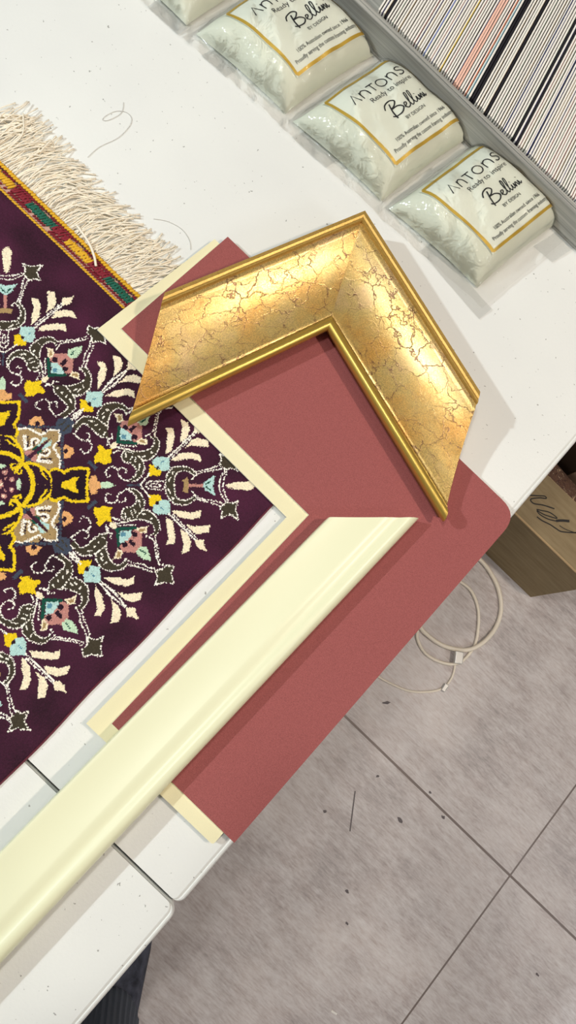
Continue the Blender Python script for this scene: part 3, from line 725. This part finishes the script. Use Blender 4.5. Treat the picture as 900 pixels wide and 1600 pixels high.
# ------------------------------------------------------------------ sample box of mat boards on edge
WZ, SZ = .034, .0365
q0, q1 = W(557, 10, WZ), W(886, 312, WZ); q2 = W(900, 290, WZ); q3 = W(584, 12, WZ)
wy0 = (q0.y + q1.y) / 2; wy1 = wy0 + .0085
bx0 = W(500, -40, WZ).x; bx1 = W(1010, 400, WZ).x; by1 = wy1 + .27
box = thing('sample_box', ((bx0 + bx1) / 2, (wy0 + by1) / 2, TZ), 'low grey open box packed with mat boards standing on edge', 'box')
b = MB(); b.box((bx0, wy0, TZ), (bx1, by1, TZ + .003)); b.build('base', m_grey, box)
def wall(lo, hi):
    b = MB(); b.box(lo, hi); o = b.build('wall', m_grey, box)
    md = o.modifiers.new('edge', 'BEVEL'); md.width = .0012; md.segments = 2; return o
fw = wall((bx0, wy0, TZ + .003), (bx1, wy1, TZ + WZ))
wall((bx0, by1 - .004, TZ + .003), (bx1, by1, TZ + WZ)); wall((bx0, wy1, TZ + .003), (bx0 + .004, by1 - .004, TZ + WZ)); wall((bx1 - .004, wy1, TZ + .003), (bx1, by1 - .004, TZ + WZ))
b = MB(); b.box((bx0 + .001, wy0 + .0030, TZ + WZ), (bx1 - .001, wy0 + .0052, TZ + WZ + .0012)); b.build('rim', m_grey, box)
e1, e2 = W(738, 150, SZ), W(822, -1, SZ); saz = math.atan2((e2 - e1).y, (e2 - e1).x)
m_sheetcore = mat('board_core', srgb(244, 240, 230), .8)
faces_ = dict(grey=(186, 180, 172), dark=(104, 94, 88), tan=(190, 170, 140), rose=(186, 140, 132), sage=(150, 160, 140), violet=(120, 116, 150), black=(26, 22, 30), blue=(120, 138, 196), yellow=(236, 206, 110), coral=(244, 196, 176), teal=(110, 160, 176), navy=(48, 52, 96), orange=(236, 150, 120))
SL = .205; TH = .0018
def sheet_mesh(col, core, th=TH, fc_=.0003):
    b = MB(); b.box((-th / 2, 0, 0), (th / 2 - fc_, SL, SZ - .004), 0); b.box((th / 2 - fc_, 0, 0), (th / 2 + .0001, SL, SZ - .004), 1)
    b.m = b.m
    me_ = bpy.data.meshes.new('mat_board'); me_.from_pydata([tuple(v) for v in b.v], [], b.f)
    me_.materials.append(mat('core_' + col, core, .8) if core else m_sheetcore); me_.materials.append(mat('face_' + col, srgb(faces_[col]), .8))
    me_.polygons.foreach_set('material_index', b.m); return me_
plain = {k: sheet_mesh(k, None) for k in ('grey', 'dark', 'tan', 'rose', 'sage', 'violet')}
full = {k: sheet_mesh(k, srgb(faces_[k]) if k in ('black', 'coral') else None, TH, .0002 if k in ('black', 'coral') else .0008) for k in ('black', 'blue', 'yellow', 'coral', 'teal', 'navy', 'orange')}
names = dict(grey='white mat board with grey face standing on edge in the grey box', dark='white mat board with dark face standing on edge in the grey box', tan='white mat board with tan face standing on edge in the grey box',
             rose='white mat board with rose face standing on edge in the grey box', sage='white mat board with sage green face standing on edge in the grey box', violet='white mat board with violet face standing on edge in the grey box')
spec = [(600, 24, 'black', 'black mat board edge at the top left end of the packed box'), (664, 82, 'blue', 'blue mat board edge left of the yellow one in the packed box'),
        (690, 104, 'yellow', 'yellow mat board edge standing among white ones in the packed box'),
        (712, 126, 'coral', 'first coral mat board edge of three, nearest the yellow one'), (716.5, 130, 'coral', 'middle coral mat board edge of the three side by side'), (721, 134, 'coral', 'third coral mat board edge, nearest the orange one'),
        (729, 142, 'orange', 'orange mat board edge between the coral and the thick black ones'), (734, 146, 'teal', 'teal mat board edge just left of the first black one'),
        (739, 150, 'black', 'black mat board edge right beside the teal one'), (743, 153, 'black', 'black mat board edge doubling the one beside teal'), (762, 171, 'black', 'single black mat board edge in the middle of the packed box'),
        (789, 196, 'navy', 'navy mat board edge between two black ones in the packed box'), (807, 213, 'black', 'black mat board edge, left one of the close right-hand pair'), (814, 219, 'black', 'black mat board edge, right one of the close right-hand pair'), (830, 234, 'navy', 'navy mat board edge nearest the right end of the packed box')]
def px2x(px, py): return W(px, py, SZ).x
sp_x = [(px2x(a, c), k, lb) for a, c, k, lb in spec]
x = bx0 + .062; xs = []
while x < bx1 - .008:
    xs.append(x); x += .00272 + random.uniform(-.00014, .00016)
used = set(); kinds = list(plain); picks = {}
for X, k, lb in sp_x:
    i = min((i for i in range(len(xs)) if i not in picks), key=lambda i: abs(xs[i] - X)); picks[i] = (k, lb)
for i, X in enumerate(xs):
    if i in picks: me_, lb, gp = full[picks[i][0]], picks[i][1], 'coloured mat boards in the grey box'
    else:
        k = random.choices(kinds, (6, 3, 3, 2, 2, 2))[0]; me_, lb, gp = plain[k], names[k], 'white mat boards with ' + k + ' faces'
    o = bpy.data.objects.new('mat_board', me_); COL.objects.link(o)
    o.location = (X, wy1 + .0006 + random.uniform(0, .0018), TZ + .0031); o.rotation_euler = (0, 0, saz - PI / 2)
    tag(o, lb, 'mat board', gp)

# ------------------------------------------------------------------ cardboard carton on the floor
K = WF(829, 933, 0); bh = .205; cx0, cx1 = K.x - .34, K.x; cy0 = K.y; cy1 = K.y + .36; th = .004
cb_ = thing('carton', ((cx0 + cx1) / 2, (cy0 + cy1) / 2, 0), 'open brown cardboard carton with black marker scrawl on the floor by the table', 'carton')
def panel(nm, lo, hi): b = MB(); b.box(lo, hi); return b.build(nm, m_kraft, cb_)
panel('bottom', (cx0, cy0, 0), (cx1, cy1, th)); panel('wall', (cx0, cy0, th), (cx1, cy0 + th, bh)); panel('wall', (cx0, cy1 - th, th), (cx1, cy1, bh))
panel('wall', (cx0, cy0 + th, th), (cx0 + th, cy1 - th, bh)); panel('wall', (cx1 - th, cy0 + th, th), (cx1, cy1 - th, bh))
fy1 = (WF(857, 741, bh + .006).y + WF(900, 787, bh + .006).y) / 2
b = MB(); zt = bh + .006
def slope(y): return bh + .004 + (y - cy0) * .02
b.box((cx0 + .004, cy0 + .001, bh + .004), (cx1 - .001, fy1, bh + .0048)); b.box((cx0 + .004, cy0 + .001, bh - .0002 + .0006), (cx1 - .001, fy1, bh + .0012), 1)
nfl = int((cx1 - cx0) / .0016); pts = []
for k in range(nfl):
    xx = cx0 + .004 + k * .0016 * ((cx1 - cx0 - .006) / (nfl * .0016)); pts.append((xx, bh + .0012 + (.0028 if k % 4 in (1, 2) else 0)))
for k in range(len(pts) - 1):
    (xa, za), (xb, zb) = pts[k], pts[k+1]; b.quad((xa, cy0 + .002, za), (xb, cy0 + .002, zb), (xb, fy1 - .0003, zb), (xa, fy1 - .0003, za), 1)
b.quad((cx0 + .004, fy1 - .0006, bh + .0042), (cx1 - .001, fy1 - .0006, bh + .0042), (cx1 - .001, fy1 + .0003, bh + .0049), (cx0 + .004, fy1 + .0003, bh + .0049), 1)
flap = b.build('flap', [m_kraft, m_kraft_edge], cb_)
b = MB(); b.tube([(cx0 + .002, cy0 + .0006, bh + .0030), (cx1, cy0 + .0006, bh + .0030)], .0022, 8); b.build('fold_edge', m_kraft_edge, cb_, True)
ZK = lambda q: [(760 + a / 6.43, 720 + c / 6.43) for a, c in q]
vs, fs = [], []
for q, w in (([(428, 345), (505, 350), (585, 355), (600, 378), (540, 372), (460, 380), (445, 398), (480, 430), (570, 445), (685, 482)], .0011), ([(505, 488), (560, 500), (640, 520), (712, 577), (640, 560), (570, 535), (510, 500), (540, 540), (620, 585), (700, 605)], .0010),
             ([(700, 603), (760, 600), (835, 606)], .0022), ([(508, 562), (560, 600), (640, 640), (700, 680), (760, 712), (900, 722), (960, 715)], .0011), ([(735, 650), (800, 690), (900, 725)], .0007)):
    p3 = [WF(a, c, bh + .0053) for a, c in ZK(q)]; v_, f_ = ribbon([(v.x, v.y) for v in p3], w); i = len(vs)
    vs += [(a, c, bh + .0051) for a, c, _ in v_]; fs += [tuple(i + k for k in f) for f in f_]
build('marker_scrawl', vs, fs, m_marker, flap)
# patterned folded rug in the carton, mouldings behind
m_pat = mat('patterned_carpet', srgb(96, 70, 56), .85); t = NT(m_pat); p = t.pos()
n1 = t.noise(p, 70, 5, .65, 1.5); t.base(t.ramp(n1.outputs['Fac'], [(.36, srgb(58, 36, 34)), (.48, srgb(120, 88, 70)), (.56, srgb(80, 56, 52)), (.64, srgb(206, 176, 140))])); t.bump(n1.outputs['Fac'], .6, .004)
yb0, yb1 = cy0 + th + .002, cy0 + .155
def lump(i, j, n=14):
    s, q = i / n, j / n; return (cx0 + th + .002 + (cx1 - cx0 - 2*th - .004) * s, yb0 + (yb1 - yb0) * q, .012 + .176 * (1 - (2*q - 1) ** 4 * .25) * (1 - .08 * abs(2*s - 1)) + .004 * math.sin(7*s + 5*q))
n = 14; vs = [lump(i, j) for j in range(n+1) for i in range(n+1)]; fs = [(j*(n+1)+i, j*(n+1)+i+1, (j+1)*(n+1)+i+1, (j+1)*(n+1)+i) for j in range(n) for i in range(n)]
m_ = len(vs); vs += [(v[0], v[1], th + .0005) for v in vs]; fs += [tuple(m_ + k for k in f[::-1]) for f in fs[:n*n]]
ring = [i for i in range(n+1)] + [j*(n+1)+n for j in range(1, n+1)] + [n*(n+1)+i for i in range(n-1, -1, -1)] + [j*(n+1) for j in range(n-1, 0, -1)]
for k in range(len(ring)): k2 = (k+1) % len(ring); fs.append((ring[k2], ring[k], m_ + ring[k], m_ + ring[k2]))
tag(build('folded_carpet', vs, fs, m_pat, None, True), 'brown patterned carpet folded inside the open carton', 'carpet')
for k, (c, w, lb) in enumerate((((70, 56, 46), .05, 'dark wooden moulding offcut standing at the back of the carton'), ((200, 168, 144), .028, 'pale pink-beige moulding offcut standing at the back of the carton'), ((128, 92, 40), .05, 'brown wooden moulding offcut standing at the back of the carton'))):
    xa = cx0 + .16 + (0, .052, .082)[k]; b = MB(); ya = cy0 + .17
    pf = [(0, 0), (0, .016), (w*.2, .02), (w*.35, .014), (w*.7, .018), (w*.9, .022), (w, .018), (w, 0)]
    vs = [(xa + u, ya + v, z + .0) for z in (th + .0006, .25) for u, v in pf]; n = len(pf)
    fs = [(i, (i+1) % n, n + (i+1) % n, n + i) for i in range(n)] + [tuple(range(n))[::-1], tuple(range(n, 2*n))]
    tag(build('moulding_offcut', vs, fs, mat('offcut_paint', srgb(c), .5)), lb, 'moulding')

# ------------------------------------------------------------------ charging cable on the floor
cab = thing('charging_cable', WF(710, 1000, 0), 'white charging cable looped on the grey floor below the burgundy board', 'cable')
ZQ = lambda q, r: [WF(560 + a / 2.647, 680 + c / 2.647, r) for a, c in q]
def cable(q, r, nm): b = MB(); b.tube(smooth_path(q, 6), r, 8); return b.build(nm, m_cable, cab, True)
T1 = [(330, 420), (430, 450), (510, 522), (550, 575), (580, 640), (590, 720), (570, 790), (520, 850), (460, 885), (400, 885), (340, 865), (290, 830), (255, 790), (235, 700), (240, 600)]
zz = lambda P, zs: [Vector((p_.x, p_.y, z)) for p_, z in zip(P, zs)]
P1 = ZQ(T1, .004); cable(zz(P1, [.0042] * 7 + [.009, .009, .006] + [.0042] * 5), .0042, 'thick_lead')
T2 = [(300, 560), (370, 580), (430, 612), (470, 650), (495, 720), (495, 800), (480, 870), (440, 925), (390, 947), (330, 935), (280, 905), (250, 860), (243, 815), (260, 740)]
P2 = ZQ(T2, .003); cable(zz(P2, [.003] * 4 + [.003, .003, .003, .003, .006, .0035] + [.003] * 4), .0030, 'thin_lead')
T3 = [(396, 935), (398, 960), (385, 1005), (352, 1044), (300, 1060), (220, 1060), (150, 1035), (85, 1000), (20, 950), (-20, 900)]
cable(ZQ(T3, .0022), .0021, 'thin_lead')
def plugbox(pa, pb, w, h, nm, z0):
    a, c = ZQ([pa, pb], 0); d = (c - a); L = d.length; M = Matrix.Translation((a.x, a.y, z0)) @ Matrix.Rotation(math.atan2(d.y, d.x), 4, 'Z')
    b = MB(); b.box((0, -w, 0), (L, w, h), 0, M); o = b.build(nm, m_plug, cab); md = o.modifiers.new('edge', 'BEVEL'); md.width = .0012; md.segments = 2
plugbox((404, 895), (398, 945), .0075, .009, 'plug', .0102); plugbox((362, 1030), (344, 1058), .004, .007, 'clip', .0005)

b = MB(); c_ = WF(522, 1582, .0006); b.box((-.0055, -.0016, 0), (.0055, .0016, .0008), 0, Matrix.Translation((c_.x, c_.y, .0003)) @ Matrix.Rotation(.2, 4, 'Z'))
tag(b.build('paper_scrap', m_core), 'tiny white paper scrap on the grey floor near the bottom edge', 'scrap')

# ------------------------------------------------------------------ the photographer, standing at the table's edge
ank = WF(168, 1606, .09); fwd = Vector((-.60, .80, 0)).normalized(); rgt = Vector((fwd.y, -fwd.x, 0))
P0 = Vector((ank.x, ank.y, 0)) - rgt * .10
per = thing('person', P0, 'person in dark trousers and sneakers standing at the table edge, foot in view', 'person')
def PL(x, y, z): return P0 + rgt * x + fwd * y + Vector((0, 0, z))
def flesh(name, caps, m, vox=.007, it=6):
    """one continuous surface grown over tapered limbs (x, y, z, r) -> (x, y, z, r)"""
    bm = bmesh.new()
    for A, B in caps:
        pa, pb = PL(*A[:3]), PL(*B[:3]); d = pb - pa; L = max(d.length, 1e-4); q = Vector((0, 0, 1)).rotation_difference(d / L)
        rows = []
        for k in range(13):                                # hemisphere, shaft, hemisphere
            if k < 6: an = -PI/2 + PI/2 * k / 5; rr, z = A[3] * math.cos(an), A[3] * math.sin(an)
            elif k == 6: rr, z = (A[3] + B[3]) / 2, L / 2
            else: an = PI/2 * (k - 7) / 5; rr, z = B[3] * math.cos(an), L + B[3] * math.sin(an)
            rows.append([bm.verts.new(pa + q @ Vector((max(rr, .0004) * math.cos(2*PI*j/16), max(rr, .0004) * math.sin(2*PI*j/16), z))) for j in range(16)])
        for k in range(12):
            for j in range(16): bm.faces.new((rows[k][j], rows[k][(j+1) % 16], rows[k+1][(j+1) % 16], rows[k+1][j]))
        bm.faces.new(rows[0][::-1]); bm.faces.new(rows[-1])
    me_ = bpy.data.meshes.new(name); bm.to_mesh(me_); bm.free()
    o = bpy.data.objects.new(name, me_); COL.objects.link(o)
    md = o.modifiers.new('remesh', 'REMESH'); md.mode = 'VOXEL'; md.voxel_size = vox
    sm = o.modifiers.new('smooth', 'SMOOTH'); sm.factor = .5; sm.iterations = it
    bpy.context.view_layer.update(); dg = bpy.context.evaluated_depsgraph_get()
    me2 = bpy.data.meshes.new_from_object(o.evaluated_get(dg)); bpy.data.objects.remove(o)
    return link_mesh(name, me2, m, per, True)
m_skin = mat('skin', srgb(196, 150, 122), .55); m_jean = mat('dark_trousers', srgb(24, 26, 34), .9); m_shirt = mat('dark_shirt', srgb(40, 44, 56), .9)
m_shoe = mat('charcoal_sneaker', srgb(42, 44, 54), .8); t = NT(m_shoe); p = t.pos(); n1 = t.noise(p, 45, 4, .6); t.base(t.ramp(n1.outputs['Fac'], [(.35, srgb(40, 43, 55)), (.65, srgb(84, 88, 104))])); t.bump(n1.outputs['Fac'], .5, .004)
m_rib = mat('ribbed_sock', srgb(84, 92, 104), .9)
m_hair = mat('hair', srgb(30, 24, 20), .6)
camL = Vector((0, 0, TZ + CAMH)) - P0; cxl, cyl = camL.dot(rgt), camL.dot(fwd)
torso, armsU, armsL, hands, legs = [], [], [], [], []
for s in (-1, 1):
    torso += [((s*.075, 0, .96, .105), (s*.07, .02, 1.12, .095)), ((s*.07, .02, 1.12, .095), (s*.09, .045, 1.33, .10)), ((s*.09, .045, 1.33, .10), (s*.17, .04, 1.395, .06)), ((0, .04, 1.38, .07), (s*.17, .04, 1.395, .06))]
    sh, el, wr, pm = (s*.19, .045, 1.385, .054), (s*.21 + cxl*.2, cyl*.42, 1.18, .042), (cxl + s*.085, cyl - .12, 1.345, .028), (cxl + s*.066, cyl - .05, 1.375, .026)
    armsU.append((sh, el)); armsL.append((el, wr)); hands.append((wr, pm))
    for f in range(4):                                     # fingers behind the phone, thumb over its edge
        z_ = pm[2] + (-.030, -.010, .010, .029)[f]; L = (.040, .048, .052, .046)[f]
        k1 = (pm[0] - s*.004, pm[1] + .034, z_, .0085); k2 = (pm[0] - s*.018, pm[1] + .05, z_ + .002, .008); k3 = (pm[0] - s*(.018 + L*.6), pm[1] + .052, z_ + .004, .007)
        hands += [((pm[0], pm[1] + .004, pm[2] + (z_ - pm[2])*.7, .012), k1), (k1, k2), (k2, k3)]
    hands += [((pm[0] - s*.006, pm[1] - .012, pm[2] + .016, .012), (pm[0] - s*.022, pm[1] - .004, pm[2] + .042, .010)), ((pm[0] - s*.022, pm[1] - .004, pm[2] + .042, .010), (pm[0] - s*.042, pm[1] + .004, pm[2] + .052, .008))]
    legs += [((s*.088, 0, .90, .098), (s*.10, .02, .49, .062)), ((s*.10, .02, .49, .062), (s*.10, -.01, .13, .042))]
head = [((0, .04, 1.40, .06), (0, .085, 1.53, .054)), ((0, .09, 1.585, .07), (0, .075, 1.65, .088)), ((0, .13, 1.545, .042), (0, .12, 1.62, .062)), ((0, .178, 1.605, .012), (0, .165, 1.635, .010)), ((-.086, .08, 1.60, .014), (-.086, .07, 1.63, .016)), ((.086, .08, 1.60, .014), (.086, .07, 1.63, .016))]
flesh('body', torso + armsU + armsL + hands + legs + head, m_skin, .0065, 3)
grow = lambda q, e: [((*A[:3], A[3] + e), (*B[:3], B[3] + e)) for A, B in q]
legsT = [((*A[:3], A[3]), (B[0], B[1] - (.012 if B[2] < .2 else 0), max(B[2], .21), B[3])) for A, B in legs]
flesh('trousers', grow(legsT, .02) + [((-.075, 0, .93, .118), (.075, 0, .93, .118)), ((-.10, -.012, .30, .072), (-.10, -.022, .205, .062)), ((.10, -.012, .30, .072), (.10, -.022, .205, .062))], m_jean, .010, 5)
flesh('shirt', grow(torso, .018) + grow(armsU, .016) + [((-.08, 0, .93, .122), (.08, 0, .93, .122))], m_shirt, .010, 5)
flesh('hair', [((0, .055, 1.60, .082), (0, .07, 1.665, .096)), ((0, .10, 1.69, .078), (0, .06, 1.69, .09)), ((-.05, .05, 1.58, .05), (-.055, .09, 1.68, .05)), ((.05, .05, 1.58, .05), (.055, .09, 1.68, .05))], m_hair, .008, 4)
for s in (-1, 1):
    x = s * .10
    # sneaker: lofted sections from heel to toe
    sec = [(-.075, .026, .055), (-.06, .036, .075), (-.02, .044, .094), (.03, .048, .088), (.08, .052, .072), (.13, .053, .058), (.17, .048, .050), (.195, .034, .040), (.205, .014, .026)]
    vs = []; n = 14
    for y, w, h in sec:
        for j in range(n):
            a = 2 * PI * j / n; cx_ = math.cos(a); sz = math.sin(a); zc = .012 if sz < 0 else .012
            vs.append(PL(x + w * (abs(cx_) ** .7) * (1 if cx_ > 0 else -1), y, max(.0, zc + (h - .012) * sz if sz > 0 else zc + .012 * max(-1, sz * 1.6))))
    fs = [(k*n+j, k*n+(j+1) % n, (k+1)*n+(j+1) % n, (k+1)*n+j) for k in range(len(sec)-1) for j in range(n)] + [tuple(range(n))[::-1], tuple((len(sec)-1)*n + j for j in range(n))]
    sh_ = build('sneaker', vs, fs, m_shoe, per, True)
    b = MB()                                                      # ribbed sock: vertical ribs round the ankle
    n = 64; rings = [(.075, .047), (.09, .050), (.11, .049), (.13, .047), (.16, .046), (.19, .046), (.22, .046)]; vs = []
    for z, r in rings:
        for j in range(n):
            a = 2 * PI * j / n; q = r + (.0016 if j % 2 else 0); vs.append(PL(x + q * .9 * math.cos(a), -.005 + q * 1.15 * math.sin(a), z))
    fs = [(k*n+j, k*n+(j+1) % n, (k+1)*n+(j+1) % n, (k+1)*n+j) for k in range(len(rings)-1) for j in range(n)]
    build('sock', vs, fs, m_rib, per)

# ------------------------------------------------------------------ light
w = bpy.data.worlds.new('world'); SC.world = w; w.use_nodes = True
bg = w.node_tree.nodes['Background']; bg.inputs[0].default_value = (1.0, .985, .95, 1); bg.inputs[1].default_value = .17
def lamp(name, typ, loc_, energy, col, size=.1, tgt=(0, 0, TZ), size_y=None):
    l = bpy.data.lights.new(name, typ); l.energy = energy; l.color = col
    o = bpy.data.objects.new(name, l); COL.objects.link(o); o.location = loc_
    if typ == 'AREA':
        l.size = size
        if size_y: l.shape = 'RECTANGLE'; l.size_y = size_y
    else: l.shadow_soft_size = size
    o.rotation_euler = (Vector(tgt) - Vector(loc_)).to_track_quat('-Z', 'Y').to_euler(); return o
lamp('ceiling_spot_cool', 'POINT', (-1.85, -1.0, TZ + 1.85), 230, (.86, .96, 1.0), .045)
lamp('ceiling_spot_warm', 'POINT', (.74, .68, TZ + 1.58), 76, (1.0, .84, .70), .045)
lamp('ceiling_panel', 'AREA', (-.48, -.12, 2.75), 15, (1.0, .97, .92), .14, (.1, 0, 0))
lamp('ceiling_spot_neutral', 'POINT', (-.59, -.06, TZ + 2.0), 14, (1.0, 1.0, .92), .05)
lamp('ceiling_panel_far', 'AREA', (2.4, .5, 2.75), 17, (.95, .97, 1.0), .6, (.86, .2, 0))
lamp('carton_fill_rear', 'AREA', (.7, -2.0, 2.75), 20, (1.0, .97, .92), .5, (.5, 0, .3))  # unseen fill light, added to lighten the carton's front face
lamp('ceiling_spot_soft', 'POINT', (.15, .48, TZ + 2.0), 12, (1.0, .95, .84), .05)

vs_ = SC.view_settings; vs_.view_transform = 'Standard'; vs_.look = 'None'; vs_.gamma = 1.0; vs_.use_curve_mapping = False; vs_.exposure = -0.62
